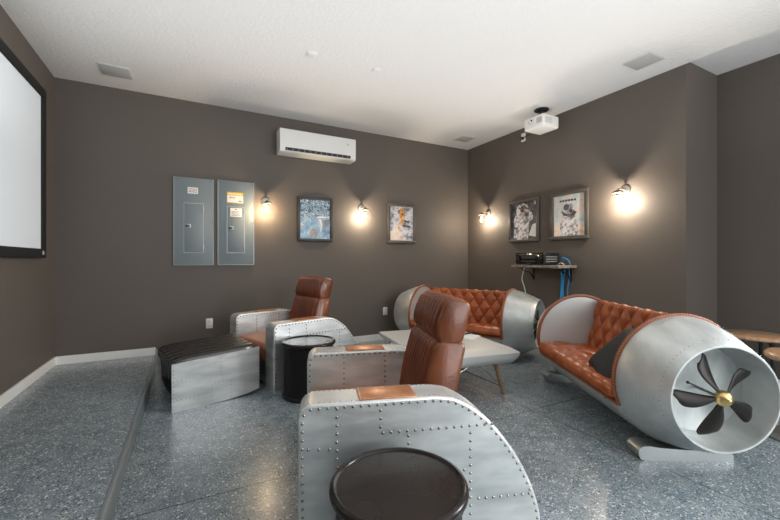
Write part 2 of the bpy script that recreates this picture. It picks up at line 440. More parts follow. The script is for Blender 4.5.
def make_chair(loc, rz, label):
    t = thing('aviator_armchair', loc, rz, label, 'armchair', 'riveted aluminium armchairs')
    make_arm(0, .175, True, t); make_arm(.855, 1.03, False, t)
    seat = channel_cushion(rrect(.015, .72, .24, .395, .045, .02), .185, .845, 12, .006, .03, CT)
    seat.build('seat', [M['seat_leather'], M['seat_leather']], t)
    b = MB(); b.rbox(.03, .90, .18, .85, .03, .26, .01, T=CT)
    b.rivets([CT @ Vector((.03, .2+.63*k/20, .22)) for k in range(21)], (-1, 0, 0), .04, .005)
    b.build('seat_base', [M['alu_dark'], M['rivet']], t)
    sh = .20
    TB = CT @ Matrix.Translation((.575, 0, .33))
    back = channel_cushion([(x, z, f) for x, z, f in rrect(0, .15, 0, .445, .035, .02, bulge=.012, shear=sh)], .265, .795, 9, .026, .045, TB)
    back.build('backrest', [M['leather'], M['leather_side']], t, angle=50)
    TH = CT @ Matrix.Translation((.575+sh*.445+.006, 0, .765))
    head = channel_cushion(rrect(0, .132, 0, .222, .045, .035, bulge=.012, shear=sh), .270, .790, 9, .026, .040, TH)
    head.build('headrest', [M['leather'], M['leather_side']], t, angle=50)
    # curved metal shell behind the back
    sb = MB(); n = 13
    def fn(u, v):
        y = .18+.67*u; x = .76+.06*math.sin(PI*u); z = .06+.34*v
        return (x+.04*v*0, y, z)
    sb.grid(fn, n, 5, T=CT)
    so = sb.build('back_shell', M['alu'], t); md = so.modifiers.new('thick', 'SOLIDIFY'); md.thickness = .012
    return t
def chair_loc(corner, deg):
    a = math.radians(deg); v = Matrix.Rotation(a, 3, 'Z') @ Vector((.53, .515, 0))
    return (corner[0]+v.x, corner[1]+v.y, 0)
chair = make_chair(chair_loc((.382, 1.496), -18), math.radians(-18), 'riveted aluminium armchair with ribbed brown leather back, nearest, behind the big round black table')
dup(chair, chair_loc((.67, 3.477), 16), math.radians(16), 'riveted aluminium armchair with ribbed brown leather back and a black footstool before it')

# ottoman in front of the far chair
t = thing('leather_ottoman', (-.135+.345*.9816-.345*.1908, 3.395+.345*.2164+.345*.9763, 0), math.radians(12.5), 'low black ribbed leather footstool with riveted aluminium sides, before the far armchair', 'ottoman')
OT = Matrix.Translation((-.345, -.345, 0))
def panel_poly():
    top = [(0, .378), (.25, .392), (.5, .405), (.695, .416)]
    bot = [(.695, .045), (.6, .022), (.5, .010), (.35, .003), (.2, 0), (0, 0)]
    return top+bot
for y0, y1, ny in ((0, .016, -1), (.674, .69, 1)):
    p = MB(); p.prism(panel_poly()[::-1], y0, y1, T=OT)
    fy = y0 if ny < 0 else y1
    for ln in (((.04, .245), (.30, .262)), ((.37, .37), (.37, .20)), ((.40, .358), (.60, .37)), ((.32, .165), (.62, .195)), ((.295, .155), (.295, .03)), ((.04, .09), (.25, .10)), ((.45, .16), (.45, .03)), ((.012, .36), (.012, .02)), ((.683, .40), (.683, .06))):
        p.rivets([OT @ Vector((x, fy, z)) for x, z in ln], (0, ny, 0), .03, .0036)
    p.build('side_panel', [M['alu'], M['rivet']], t)
prof = []
pts = [(.06, .03), (.055, .12), (.052, .22), (.045, .30), (.022, .350), (.020, .376), (.05, .392), (.12, .402), (.25, .410), (.4, .417), (.55, .424), (.65, .427), (.675, .40), (.675, .2), (.675, .03)]
c = channel_cushion([(x, z, 1 if z > .1 and x < .66 else 0) for x, z in pts], .017, .673, 6, .024, .012, OT)
c.build('leather_top', [M['black_leather'], M['black_leather']], t, angle=50)

# ------------------------------------------------------------------ drum side tables
def make_drum(loc, label):
    t = thing('drum_table', loc, 0, label, 'side table', 'round black drum side tables')
    b = MB(); H = .47
    b.lathe([(0, .0), (.205, .0), (.222, .006), (.226, .016), (.220, .028), (.211, .034), (.209, .05), (.207, .42), (.209, .434), (0, .434)], 64)
    for k in range(24):
        a = 2*PI*k/24
        for z in [.07+.03*i for i in range(12)]:
            if k % 4 == 0 or (k % 4 == 1): b.dome((.208*math.cos(a), .208*math.sin(a), z), (math.cos(a), math.sin(a), 0), .005)
    b.build('body', [M['drum'], M['drum']], t)
    tp = MB(); tp.lathe([(0, .434), (.212, .434), (.224, .438), (.229, .448), (.229, .458), (.224, .467), (.214, .470), (.208, .466), (.205, .461), (0, .461)], 72)
    tp.build('table_top', M['drumtop'], t, angle=50)
    return t
drum = make_drum((.612, 1.085, 0), 'round black drum side table, large in the foreground beside the nearest armchair')
d2 = dup(drum, (.94, 3.30, 0), .4, 'round black riveted drum side table standing between the two armchairs')

d2.scale = (1.035, 1.035, 1.035)

# ------------------------------------------------------------------ coffee table shaped like a wing
t = thing('wing_coffee_table', (2.14, 2.99, 0), math.radians(-9), 'pale aluminium wing shaped coffee table on wooden legs in front of the far sofa', 'coffee table')
# section along y: leading edge at -y, trailing edge +y
def foil(y):   # y 0..1 from leading edge
    tk = .105*(1.2*math.sqrt(max(y, 0))*(1-y)+.22*(1-y)**0.5*math.sqrt(max(y,0))+.10*y*(1))
    return tk
sec = []
N = 24
ys = [(1-math.cos(PI*k/N))/2 for k in range(N+1)]
LY = 1.16
def ztop(u): return .425-.028*max(0, 1-u/.16)**2 if u < .16 else .425
def zbot(u): return ztop(u)-(.018+.092*min(1, math.sqrt(u/.04))*(1-u)**.55 if u > 0 else .0)
up = [(-LY/2+LY*u, ztop(u)) for u in ys]; lo = [(-LY/2+LY*u, zbot(u)) for u in ys]
wing = MB(); nx = 22
loop = up+lo[::-1][:-1]
vs = []; xs = []
for i in range(nx):
    x = -.435+.855*i/12 if i <= 12 else .42+.10*math.sin(PI/2*(i-12)/9)
    # right tip is rounded
    e = min(1, max(0, (x-.42)/.10)); sc = math.sqrt(max(.0, 1-e*e)) if e > 0 else 1
    xs.append(x)
    for y, z in loop:
        zc = .385; vs.append((x, y*(1-.085*(1-math.sqrt(max(0, 1-e*e)))), zc+(z-zc)*max(sc, .25)))
n = len(loop); fs = []
for i in range(nx-1):
    for k in range(n): fs.append([i*n+k, i*n+(k+1) % n, (i+1)*n+(k+1) % n, (i+1)*n+k])
fs.append(list(range(n))); fs.append([(nx-1)*n+k for k in range(n)][::-1])
wing.add(vs, fs)
for yy in (-.42, -.18, .06):
    wing.rivets([(-.42, yy, ztop((yy+LY/2)/LY)), (.36, yy, ztop((yy+LY/2)/LY))], (0, 0, 1), .05, .0025)
wt = wing.build('table_top', [M['alu_pale'], M['rivet']], t, angle=40)
for y, r in ((-.42, .026), (-.28, .022), (-.13, .018), (.05, .014), (.2, .01)):
    u = (y+LY/2)/LY; zc = (ztop(u)+zbot(u))/2
    tag(MB().lathe([(0, 0), (r*.8, 0), (r, .002), (r, .006)], 20, T=Matrix.Translation((-.4355, y, zc)) @ Matrix.Rotation(-PI/2, 4, 'Y')).build('rib_hole', M['black'], wt), 'dark round hole in the rib at the table end')
feet = {}
for sx in (-1, 1):
    for sy in (-1, 1):
        top = Vector((sx*.30, sy*.46, .345)); bot = Vector((sx*.405, sy*.455, .0))
        if sy > 0: top.y = .34; bot.y = .43; top.z = .385
        l = MB(); l.tube([bot, bot.lerp(top, .03), top], [.010, .012, .021], 14); feet[sx, sy] = (top, bot)
        l.build('leg', M['wood'], t)
for a, b2 in (((-1, -1), (1, -1)), ((1, -1), (1, 1)), ((-1, 1), (1, 1)), ((-1, -1), (-1, 1))):
    for p, q in ((a, b2), (b2, a)):
        s0 = feet[p][0].copy(); s1 = feet[q][1].lerp(feet[q][0], .22)
        s0 = feet[p][0].lerp(feet[q][0], .18); s0.z = min(s0.z, .345)
        MB().tube([s0, s1], .0035, 8).build('brace_rod', M['black'] if p < q else M['nickel'], t)
# papers and a pen on the table
p = MB(); p.rbox(-.11, .11, -.15, .15, .4265, .4295, .001, 1); p.rbox(-.10, .105, -.14, .145, .43, .434, .001, 1, T=Matrix.Rotation(.12, 4, 'Z'))
o = p.build('paper_booklet', M['paper']); o.location = (2.44, 3.0, 0.0); o.rotation_euler.z = .5
tag(o, 'white paper booklet lying on the wing shaped coffee table', 'booklet')
o = MB().tube([(-.08, 0, 0), (.06, 0, 0), (.075, 0, 0)], [.009, .009, .004], 10).build('black_pen', M['black']); o.location = (2.55, 3.04, .4435); o.rotation_euler.z = .1
tag(o, 'black pen lying on the white booklet on the coffee table', 'pen')

# ------------------------------------------------------------------ fuselage sofas
R, ZS, X0, X1, L = .40, .45, .34, 1.66, 2.0
AX = Matrix(((0, 0, 1, 0), (1, 0, 0, 0), (0, 1, 0, ZS), (0, 0, 0, 1)))       # lathe z -> sofa x, (x,y) -> (y,z)
def tuftf(u, v, pw=.5):
    a = abs(math.sin(PI*(u+v))); b2 = abs(math.sin(PI*(u-v)))
    return (a*b2)**.42*.75+.25*min(a, b2)**.3
def make_sofa(loc, rz, label):
    t = thing('fuselage_sofa', loc, rz, label, 'sofa', 'aluminium fuselage sofas with tufted leather')
    # two nacelles
    for flip in (0, 1):
        F = AX if not flip else Matrix.Translation((L, 0, 0)) @ Matrix.Scale(-1, 4, (1, 0, 0)) @ AX
        nb = MB()
        prof = [(0, .215), (.10, .215), (.255, .20), (.268, .10), (.276, .012), (.281, .001), (.290, .001), (.2955, .010), (.309, .045), (.329, .09), (.352, .15), (.373, .21), (.388, .265), (.398, .31), (.402, X0), (.392, X0+.004)]
        nb.lathe(prof, 72, T=F)
        for k in range(72):
            a = 2*PI*k/72
            nb.dome(F @ Vector((.316*math.cos(a), .316*math.sin(a), .052)), (F.to_3x3() @ Vector((math.cos(a), math.sin(a), -.4))), .0028)
            if k % 2 == 0: nb.dome(F @ Vector((.27*math.cos(a), .27*math.sin(a), .09)), (F.to_3x3() @ Vector((-math.cos(a), -math.sin(a), 0))), .0025)
        for a in (PI*1.0*0-.10, PI+.1, PI/2+.5):
            for k in range(12):
                z = .06+.26*k/11; r = .316+(.403-.316)*(1-(1-(z-.052)/.288)**1.7)
                nb.dome(F @ Vector((r*math.cos(a), r*math.sin(a), z)), (F.to_3x3() @ Vector((math.cos(a), math.sin(a), 0))), .0028)
        na = nb.build('engine_nacelle', [M['alu_soft'], M['rivet']], t, angle=40)
        dk = MB(); dk.lathe([(.392, X0+.004), (.388, X0+.010), (0, X0+.012)], 72, T=F)
        tag(dk.build('end_panel', M['alu_pale'], t, angle=40), 'pale flat metal panel closing the end of the seat')
        # propeller
        pr = MB(); pr.lathe([(0, -.026), (.006, -.026), (.010, -.023), (.010, -.019), (.022, -.014), (.033, -.005), (.041, .008), (.044, .022), (.042, .034), (.034, .042), (0, .043)], 32, T=F)
        pr.lathe([(.009, .040), (.009, .215)], 14, 1, T=F)
        P_ = pr.build('propeller', [M['brass'], M['alu_dark']], t, angle=40)
        for k in range(5):
            A0 = math.radians(180-(113+72*k))
            bl = MB(); nr, nc = 18, 9
            def bf(u, v):
                r = .030+.190*v
                wdt = .022+.070*math.sin(PI/2*min(1, v/.85))**1.3
                if v > .88: wdt *= math.sqrt(max(.4, 1-((v-.88)/.16)**2))
                r += .036*(u-.5)*v*v
                c = (u-.5)*wdt
                # root curves, leading edge nearly straight, trailing edge bellies out
                off = -.012*math.sin(PI*min(1, v*1.05))+.004*v
                tw = math.radians(34-16*v)
                q = (c*1.0+off)
                px = r*math.cos(A0)-q*math.cos(tw)*math.sin(A0)
                py = r*math.sin(A0)+q*math.cos(tw)*math.cos(A0)
                return F @ Vector((px, py, .020+.045*v+c*math.sin(tw)*1.0+.010*(2*u-1)**2))
            bl.grid(bf, nc, nr)
            bo = bl.build('blade', M['blade'], P_, angle=60, recalc=False)
            md = bo.modifiers.new('thick', 'SOLIDIFY'); md.thickness = .005; md.offset = 0
        a = math.radians(25)
        rd = MB(); rd.tube([F @ Vector((.03*math.cos(a), .03*math.sin(a), .03)), F @ Vector((.185*math.cos(a), .185*math.sin(a), .04))], .004, 10)
        rd.ball(F @ Vector((.19*math.cos(a), .19*math.sin(a), .04)), .009)
        rd.build('sensor_rod', M['black'], P_)
    # middle shell, from behind the backrest round underneath to the front lip
    a0, a1 = math.radians(122), math.radians(338)
    sh = MB(); prof = [(R+.006*math.sin(PI*k/12), X0+(X1-X0)*k/12) for k in range(13)]
    sh.lathe(prof, 40, T=AX, a0=a0, a1=a1)
    for sx in (X0+.03, X1-.03, (X0+X1)/2):
        for k in range(60):
            a = a0+(a1-a0)*(k+.5)/60; sh.dome(AX @ Vector((R*math.cos(a)*1.003, R*math.sin(a)*1.003, sx)), (0, math.cos(a), math.sin(a)), .0028)
    so = sh.build('hull', [M['alu_soft'], M['rivet']], t, angle=40)
    md = so.modifiers.new('thick', 'SOLIDIFY'); md.thickness = .012; md.offset = -1
    # seat cushion
    xa, xb = X0+.014, X1-.014
    path = bez([(.362, .296, 0), (.392, .318, 0), (.398, .350, 0), (.375, .382, 0), (.325, .394, 0), (.2, .388, 0), (.05, .378, 0), (-.12, .366, 0)], 8)
    cum = [0]
    for i in range(1, len(path)): cum.append(cum[-1]+(path[i]-path[i-1]).length)
    seat = MB(); nu = 150
    def at(path, cum, v):
        d = v*cum[-1]; i = 1
        while i < len(path)-1 and cum[i] < d: i += 1
        tt = (d-cum[i-1])/max(1e-9, cum[i]-cum[i-1]); p = path[i-1].lerp(path[i], tt); dr = (path[i]-path[i-1]).normalized()
        return p, Vector((dr.y, -dr.x, 0)), d
    def sf(u, v):
        p, nrm, d = at(path, cum, v); nn = Vector((-nrm.x, -nrm.y)) if nrm.y < 0 else Vector((nrm.x, nrm.y))
        nn = Vector((nrm.x, nrm.y)); 
        if nn.dot(Vector((.3, 1))) < 0: nn = -nn
        x = xa+(xb-xa)*u
        if d > .15: tf = .026*tuftf((x-xa)/(xb-xa)*6, (d-.15)/.28, .5)
        else:
            tf = .012+.006*abs(math.sin(PI*(x-xa)/(xb-xa)*9))**.5
            tf *= min(1, d/.03)
        ed = min(1, min(x-xa, xb-x)/.02); tf *= ed**.5
        return (x, p.x+nn.x*tf, p.y+nn.y*tf)
    seat.grid(sf, nu, 60)
    seat.add([(xa, .36, .296), (xb, .36, .296), (xb, -.12, .30), (xa, -.12, .30)], [(0, 1, 2, 3)])
    seat.build('seat', M['tuft'], t, angle=70)
    # tufted back
    pathb = bez([(-.075, .355, 0), (-.095, .44, 0), (-.118, .54, 0), (-.142, .64, 0), (-.160, .73, 0), (-.168, .775, 0), (-.185, .800, 0), (-.205, .798, 0), (-.222, .786, 0)], 8)
    cb = [0]
    for i in range(1, len(pathb)): cb.append(cb[-1]+(pathb[i]-pathb[i-1]).length)
    bk = MB(); hb = .44; nb_ = 8
    def bfn(u, v):
        p, nrm, d = at(pathb, cb, v); nn = Vector((nrm.x, nrm.y))
        if nn.dot(Vector((1, .4))) < 0: nn = -nn
        x = xa+(xb-xa)*u
        if d < hb: tf = .040*tuftf((x-xa)/(xb-xa)*nb_, d/.235, .5)
        else: tf = .040*tuftf((x-xa)/(xb-xa)*nb_, hb/.235, .5)*max(0, 1-(d-hb)/.05)
        ed = min(1, min(x-xa, xb-x)/.02); tf *= ed**.5
        return (x, p.x+nn.x*tf, p.y+nn.y*tf)
    bk.grid(bfn, 170, 64)
    # buttons where the creases cross
    for j in range(0, 4):
        v = j*.5
        for i in range(0, 17):
            u = i*.5
            if (i+j) % 2: continue
            x = xa+(xb-xa)*u/nb_; d = v*.235
            if d > hb or d < .05 or x < xa+.03 or x > xb-.03: continue
            p, nrm, _ = at(pathb, cb, d/cb[-1]); bk.ball((x, p.x+.008, p.y), .012, 1, 10, (1, .6, 1))
    bk.build('backrest', [M['tuft'], M['button']], t, angle=70)
    # piping: lip, top of the back and the two arches, with nail heads
    lip = MB(); lip.tube([(xa-.01, .376, .292), (xb+.01, .376, .292)], .013, 10)
    lip.rivets([(xa, .389, .290), (xb, .389, .290)], (0, 1, 0), .022, .004)
    lip.build('front_piping', [M['piping'], M['brass']], t)
    MB().tube([(xa, -.215, .793), (xb, -.215, .793)], .012, 10).build('back_piping', M['piping'], t)
    for x in (X0+.004, X1-.004):
        ar = MB(); sg = 1 if x < 1 else -1
        pts = [(x, (R+.002)*math.cos(a), ZS+(R+.002)*math.sin(a)) for a in [math.radians(-24+150*k/48) for k in range(49)]]
        ar.tube(pts, .015, 10)
        for k in range(62):
            a = math.radians(-23+148*k/61)
            ar.dome((x-sg*.010, (R+.013)*math.cos(a), ZS+(R+.013)*math.sin(a)), (-sg*.6, math.cos(a), math.sin(a)), .0042, 1)
        ar.build('arch_piping', [M['piping'], M['copper']], t)
    # skids
    for x in (.285, L-.285):
        poly = [(.285, 0), (.308, .006), (.320, .030), (.320, .060), (.310, .074), (.290, .084), (.255, .085), (.20, .077), (.10, .070), (-.05, .062), (-.15, .052), (-.225, .045), (-.23, .04), (-.23, 0)]
        sk = MB(); sk.prism([(a, b3) for a, b3 in poly], -.06, .06, T=Matrix.Translation((x, 0, 0)) @ Matrix.Rotation(PI/2, 4, 'Z'))
        sk.build('skid', M['alu_dark'], t, angle=30)
    return t
sofa = make_sofa((2.537, .923, 0), math.radians(60), 'aluminium fuselage sofa with tufted orange leather seat holding a black cushion, at the right')
sofa2 = dup(sofa, (3.665, 3.085, 0), math.radians(116), 'aluminium fuselage sofa with tufted orange leather in the back corner, behind the coffee table')

sofa2.scale = (.965, .965, .98)

# black cushion on the right sofa
c = MB(); n = 25
def pf(side):
    def f(u, v):
        a = u*2-1; b2 = v*2-1
        k = 1-.10*(1-abs(b2)**2.5)*abs(a)**3; k2 = 1-.10*(1-abs(a)**2.5)*abs(b2)**3
        th = .072*((1-a**4)*(1-b2**4))**.55
        th += .004*noise.noise(Vector((a*3, b2*3, side)))*(1-a*a)*(1-b2*b2)
        return Vector((a*.215*k, b2*.215*k2, side*th))
    return f
c.grid(pf(1), n, n); c.grid(pf(-1), n, n)
for (a, b2) in ((-1, -1), (1, -1), (1, 1), (-1, 1)): pass
edge = [pf(1)(u, 0) for u in [k/24 for k in range(25)]]+[pf(1)(1, k/24) for k in range(1, 25)]+[pf(1)(1-k/24, 1) for k in range(1, 25)]+[pf(1)(0, 1-k/24) for k in range(1, 25)]
c.tube(edge, .006, 6, 1)
o = c.build('throw_cushion', [M['cushion'], M['black']], angle=60)
def sofa_pt(x, y, z, base=(2.537, .923), deg=60):
    a = math.radians(deg); return Vector((base[0]+x*math.cos(a)-y*math.sin(a), base[1]+x*math.sin(a)+y*math.cos(a), z))
e1 = Vector((-.362, -.588, .724)).normalized(); e2 = Vector((-.92, .20, -.30)).normalized(); e3 = e1.cross(e2)
Rz = Matrix.Rotation(math.radians(60), 3, 'Z')
cc = Vector((.87, .29, .415))+e1*.20+e2*.20
o.location = sofa_pt(*cc)
o.rotation_euler = (Rz @ Matrix((e1, e2, e3)).transposed()).to_euler()
tag(o, 'black woven throw cushion leaning on the seat of the right sofa', 'cushion')

# ------------------------------------------------------------------ stools in the recess
t = thing('recess_table', (4.50, 1.42, 0), 0, 'low round table with a brown wooden top at the right wall recess', 'table')
MB().lathe([(0, .50), (.225, .50), (.24, .51), (.24, .528), (.23, .534), (0, .534)], 48).build('table_top', M['wood_top'], t)
for a in (2.2, 4.3, .1):
    MB().tube([(.12*math.cos(a), .12*math.sin(a), .50), (.14*math.cos(a), .14*math.sin(a), .0)], .016, 10).build('leg', M['black'], t)
t = thing('pedestal_stool', (3.62, .93, 0), 0, 'round stool with a tan seat and round metal base behind the right sofa', 'stool')
MB().lathe([(0, .515), (.10, .515), (.155, .522), (.172, .540), (.172, .558), (.155, .575), (.11, .583), (0, .585)], 40).build('seat', M['wood_top'], t)
MB().lathe([(.02, .02), (.02, .515)], 16).build('post', M['black'], t)
MB().lathe([(0, 0), (.185, 0), (.192, .006), (.190, .014), (.12, .022), (.04, .035), (0, .035)], 40).build('base', M['alu_dark'], t)

# ------------------------------------------------------------------ electrical panels
def make_panel(x0, x1, z0, z1, label, dx0, dx1, dz0, dz1):
    W, Hh = x1-x0, z1-z0
    t = thing('electrical_panel', (x0+W/2, YB, z0), 0, label, 'electrical panel', 'grey electrical panels')
    ox, oz = x0+W/2, z0
    b = MB(); b.rbox(-W/2, W/2, -.020, -.001, 0, Hh, .004, 2)
    for x in (-W/2+.02, W/2-.02):
        for z in (.025, Hh-.025, Hh*.5): b.dome((x, -.020, z), (0, -1, 0), .008)
    bo = b.build('cover', [M['panel'], M['rivet']], t)
    e = MB()
    for x in (-W/2-.004, W/2-.001): e.box(x, x+.005, -.023, -.001, 0, Hh)
    e.box(-W/2, W/2, -.022, -.001, -.004, 0)
    e.build('edge_strip', M['panel_edge'], t, smooth=False)
    a, b2, c0, c1 = dx0-ox, dx1-ox, dz0-oz, dz1-oz
    d = MB(); d.rbox(a, b2, -.032, -.020, c0, c1, .003, 2); do = d.build('door', M['panel'], t)
    g = MB(); g.box(a-.008, a-.002, -.026, -.0195, c0-.01, c1+.01); g.box(a-.008, b2+.006, -.024, -.0195, c1+.004, c1+.009); g.box(a-.008, b2+.006, -.024, -.0195, c0-.009, c0-.004)
    g.box(b2+.001, b2+.006, -.030, -.0195, c0, c1)
    for z in (c0+.06, c1-.06): g.tube([(b2+.004, -.033, z-.02), (b2+.004, -.033, z+.02)], .005, 8)
    g.build('door_trim', M['panel_edge'], t)
    zc = (c0+c1)/2+.02
    lt = MB(); lt.rbox(a+.012, a+.065, -.042, -.0315, zc-.022, zc+.022, .003, 2, 1); lt.ball((a+.048, -.043, zc), .012, 0); lt.rbox(a+.014, a+.034, -.0445, -.041, zc-.014, zc+.014, .002, 2, 0)
    lt.build('latch', [M['black'], M['panel_edge']], do)
    return t, ox, oz, bo, do
t, ox, oz, bo, do = make_panel(-.163, .25, 1.142, 2.176, 'grey electrical panel with one small white sticker, the left one on the back wall', -.055, .141, 1.297, 1.868)
s = MB(); s.box(-.022-ox, .088-ox, -.0215, -.020, 1.988-oz, 2.064-oz, 0)
for r_ in range(3):
    for k in range(6): s.box(-.010-ox+k*.015, -.010-ox+k*.015+.010, -.0222, -.0214, 2.005-oz+r_*.018, 2.013-oz+r_*.018, 1 if r_ else 2)
s.build('warning_sticker', [M['paper'], M['red'], M['ink']], bo, smooth=False)
t, ox, oz, bo, do = make_panel(.306, .719, 1.142, 2.183, 'grey electrical panel with a yellow and white sticker, the right one beside the wall lamp', .412, .605, 1.297, 1.855)
s = MB(); s.box(.407-ox, .593-ox, -.0215, -.020, 1.908-oz, 2.043-oz, 0); s.box(.407-ox, .593-ox, -.0221, -.0214, 2.0-oz, 2.043-oz, 1); s.box(.407-ox, .593-ox, -.0221, -.0214, 1.908-oz, 1.918-oz, 1)
for k in range(9): s.box(.42-ox+k*.017, .42-ox+k*.017+.011, -.0227, -.0221, 2.013-oz, 2.029-oz, 0)
s.box(.54-ox, .575-ox, -.0221, -.0214, 1.93-oz, 1.942-oz, 2); s.box(.43-ox, .50-ox, -.0221, -.0214, 1.97-oz, 1.976-oz, 2)
s.build('yellow_sticker', [M['paper'], M['yellow'], M['ink']], bo, smooth=False)
s = MB(); s.box(.442-ox, .576-ox, -.0335, -.032, 1.738-oz, 1.845-oz, 0)
for r_ in range(4): s.box(.455-ox, (.56-.02*(r_ % 2))-ox, -.0341, -.0334, 1.752-oz+r_*.016, 1.757-oz+r_*.016, 1)
s.box(.495-ox, .52-ox, -.0341, -.0334, 1.822-oz, 1.834-oz, 2)
s.build('inspection_label', [M['paper'], M['ink'], M['red']], do, smooth=False)

# ------------------------------------------------------------------ wall lamps
def make_sconce(loc, rz, label, power, color):
    t = thing('wall_lamp', loc, rz, label, 'wall lamp', 'clear glass wall lamps')   # local -y points into the room
    WY = Matrix.Rotation(PI/2, 4, 'X')
    MB().lathe([(0, -.001), (.052, -.001), (.055, .006), (.052, .014), (.035, .02), (0, .022)], 32, T=WY).build('backplate', M['nickel'], t)
    a = MB(); a.tube(bez([(0, -.02, 0), (0, -.10, .004), (0, -.14, -.006), (0, -.145, -.02)], 6), .009, 12)
    a.build('arm', M['nickel'], t)
    MB().lathe([(0, -.010), (.018, -.010), (.040, -.022), (.052, -.034), (.052, -.046), (.020, -.048), (.018, -.075), (0, -.075)], 32, T=Matrix.Translation((0, -.145, 0))).build('socket_cap', M['nickel'], t)
    MB().lathe([(.047, -.046), (.049, -.10), (.049, -.195)], 32, T=Matrix.Translation((0, -.145, 0))).build('glass_shade', M['glass'], t)
    bl = MB().lathe([(0, -.074), (.012, -.076), (.014, -.09), (.020, -.115), (.021, -.135), (.015, -.152), (0, -.158)], 20, T=Matrix.Translation((0, -.145, 0))).build('bulb', M['bulb'], t)
    MB().tube([(0, -.145, -.085), (.006, -.145, -.10), (-.006, -.145, -.115), (.006, -.145, -.13), (0, -.145, -.145)], .0022, 6).build('filament', M['filament'], bl)
    return t
def lamp_light(t, power, color):
    l = bpy.data.lights.new('lamp_light', 'POINT'); l.energy = power; l.color = color; l.shadow_soft_size = .014
    o = bpy.data.objects.new('lamp_light', l); COL.objects.link(o); o.parent = t; o.location = (0, -.145, -.128)
    bpy.data.objects
sc = make_sconce((.867, YB, 1.955), 0, 'wall lamp with a clear glass shade beside the grey electrical panels', 0, 0)
s2 = dup(sc, (2.222, YB, 1.955), 0, 'wall lamp with a clear glass shade between the two pictures on the back wall')
s3 = dup(sc, (XR, 4.55, 1.955), -PI/2, 'wall lamp with a clear glass shade nearest the room corner, on the right wall')
s4 = dup(sc, (XR, 2.41, 1.965), -PI/2, 'wall lamp with a clear glass shade on the right wall, right of both pictures')
lamp_light(sc, 11, (1.0, .78, .52)); lamp_light(s2, 14, (1.0, .88, .73)); lamp_light(s3, 14, (1.0, .89, .75)); lamp_light(s4, 20, (1.0, .91, .80))
# the bulb must not block its own lamp
# ------------------------------------------------------------------ pictures
def artmat(name, cols, scale, st=(1, 1, 1), vor=False):
    m = bpy.data.materials.new(name); m.use_nodes = True; N = m.node_tree.nodes; Lk = m.node_tree.links; b = N['Principled BSDF']
    tc = N.new('ShaderNodeTexCoord'); mp = N.new('ShaderNodeMapping'); mp.inputs['Scale'].default_value = st; Lk.new(tc.outputs['Object'], mp.inputs[0])
    if vor:
        n = N.new('ShaderNodeTexVoronoi'); n.inputs['Scale'].default_value = scale; out = n.outputs['Distance']
    else:
        n = N.new('ShaderNodeTexNoise'); n.inputs['Scale'].default_value = scale; n.inputs['Detail'].default_value = 5; out = n.outputs['Fac']
    Lk.new(mp.outputs[0], n.inputs['Vector'])
    r = N.new('ShaderNodeValToRGB'); el = r.color_ramp.elements
    el[0].position = cols[0][0]; el[0].color = (*cols[0][1], 1); el[1].position = cols[-1][0]; el[1].color = (*cols[-1][1], 1)
    for p, cc in cols[1:-1]: e = el.new(p); e.color = (*cc, 1)
    Lk.new(out, r.inputs[0]); Lk.new(r.outputs[0], b.inputs['Base Color']); b.inputs['Roughness'].default_value = .25; b.inputs['Coat Weight'].default_value = .4
    return m
A = dict(
    shards=artmat('blue_shard_print', ((.1, (.01, .03, .06)), (.35, (.06, .17, .28)), (.5, (.5, .65, .72)), (.62, (.03, .07, .12))), 24, (1, 1, 1.3), True),
    sea=artmat('blue_wash_print', ((.35, (.015, .05, .09)), (.48, (.07, .25, .42)), (.58, (.18, .33, .42)), (.7, (.7, .75, .76))), 11),
    pale=artmat('grey_wash_print', ((.35, (.13, .14, .20)), (.47, (.42, .43, .50)), (.6, (.75, .74, .76)), (.7, (.35, .30, .30))), 14),
    orange=artmat('orange_wash_print', ((.35, (.25, .10, .03)), (.5, (.75, .38, .10)), (.65, (.85, .62, .35))), 22),
    peach=artmat('peach_wash_print', ((.35, (.55, .42, .35)), (.55, (.85, .70, .60)), (.7, (.6, .5, .5))), 14),
    dark=artmat('dark_sky_print', ((.35, (.03, .03, .035)), (.6, (.12, .11, .13)), (.75, (.4, .38, .38))), 12),
    suit=artmat('white_suit_print', ((.38, (.12, .12, .14)), (.48, (.5, .49, .52)), (.58, (.80, .78, .80))), 26),
    sky=artmat('pale_sky_print', ((.35, (.42, .50, .52)), (.5, (.65, .70, .70)), (.65, (.75, .62, .58))), 7),
    visor=artmat('visor_print', ((.4, (.05, .035, .04)), (.6, (.25, .16, .12))), 25),
)
def poly(mb, pts, y, mi):
    """flat printed shape on the picture, pts in (x,z) 0..1"""
    n = len(pts); mb.add([(x, y, z) for x, z in pts], [list(range(n))], mi)
def make_picture(name, loc, rz, w_, h_, fm, fw, label, mats, shapes, border=.012):
    t = thing(name, loc, rz, label, 'picture', 'framed pictures')
    f = MB()
    for x0, x1, z0, z1 in ((-w_/2, w_/2, 0, fw), (-w_/2, w_/2, h_-fw, h_), (-w_/2, -w_/2+fw, fw, h_-fw), (w_/2-fw, w_/2, fw, h_-fw)):
        f.rbox(x0, x1, -.036, -.002, z0, z1, .004, 2)
    f.build('frame', fm, t)
    MB().box(-w_/2+fw*.6, w_/2-fw*.6, -.016, -.004, fw*.6, h_-fw*.6).build('mat_board', M['mat_board'], t, smooth=False)
    p = MB(); a, b2, c0, c1 = -w_/2+fw+border, w_/2-fw-border, fw+border, h_-fw-border
    p.box(a, b2, -.018, -.0155, c0, c1, 0)
    for k, (mi, pts) in enumerate(shapes):
        poly(p, [(a+(b2-a)*x, c0+(c1-c0)*z) for x, z in pts], -.0185-.0003*k, mi)
    p.build('print', [A[m] if m in A else M[m] for m in mats], t, smooth=False, recalc=False)
    return t
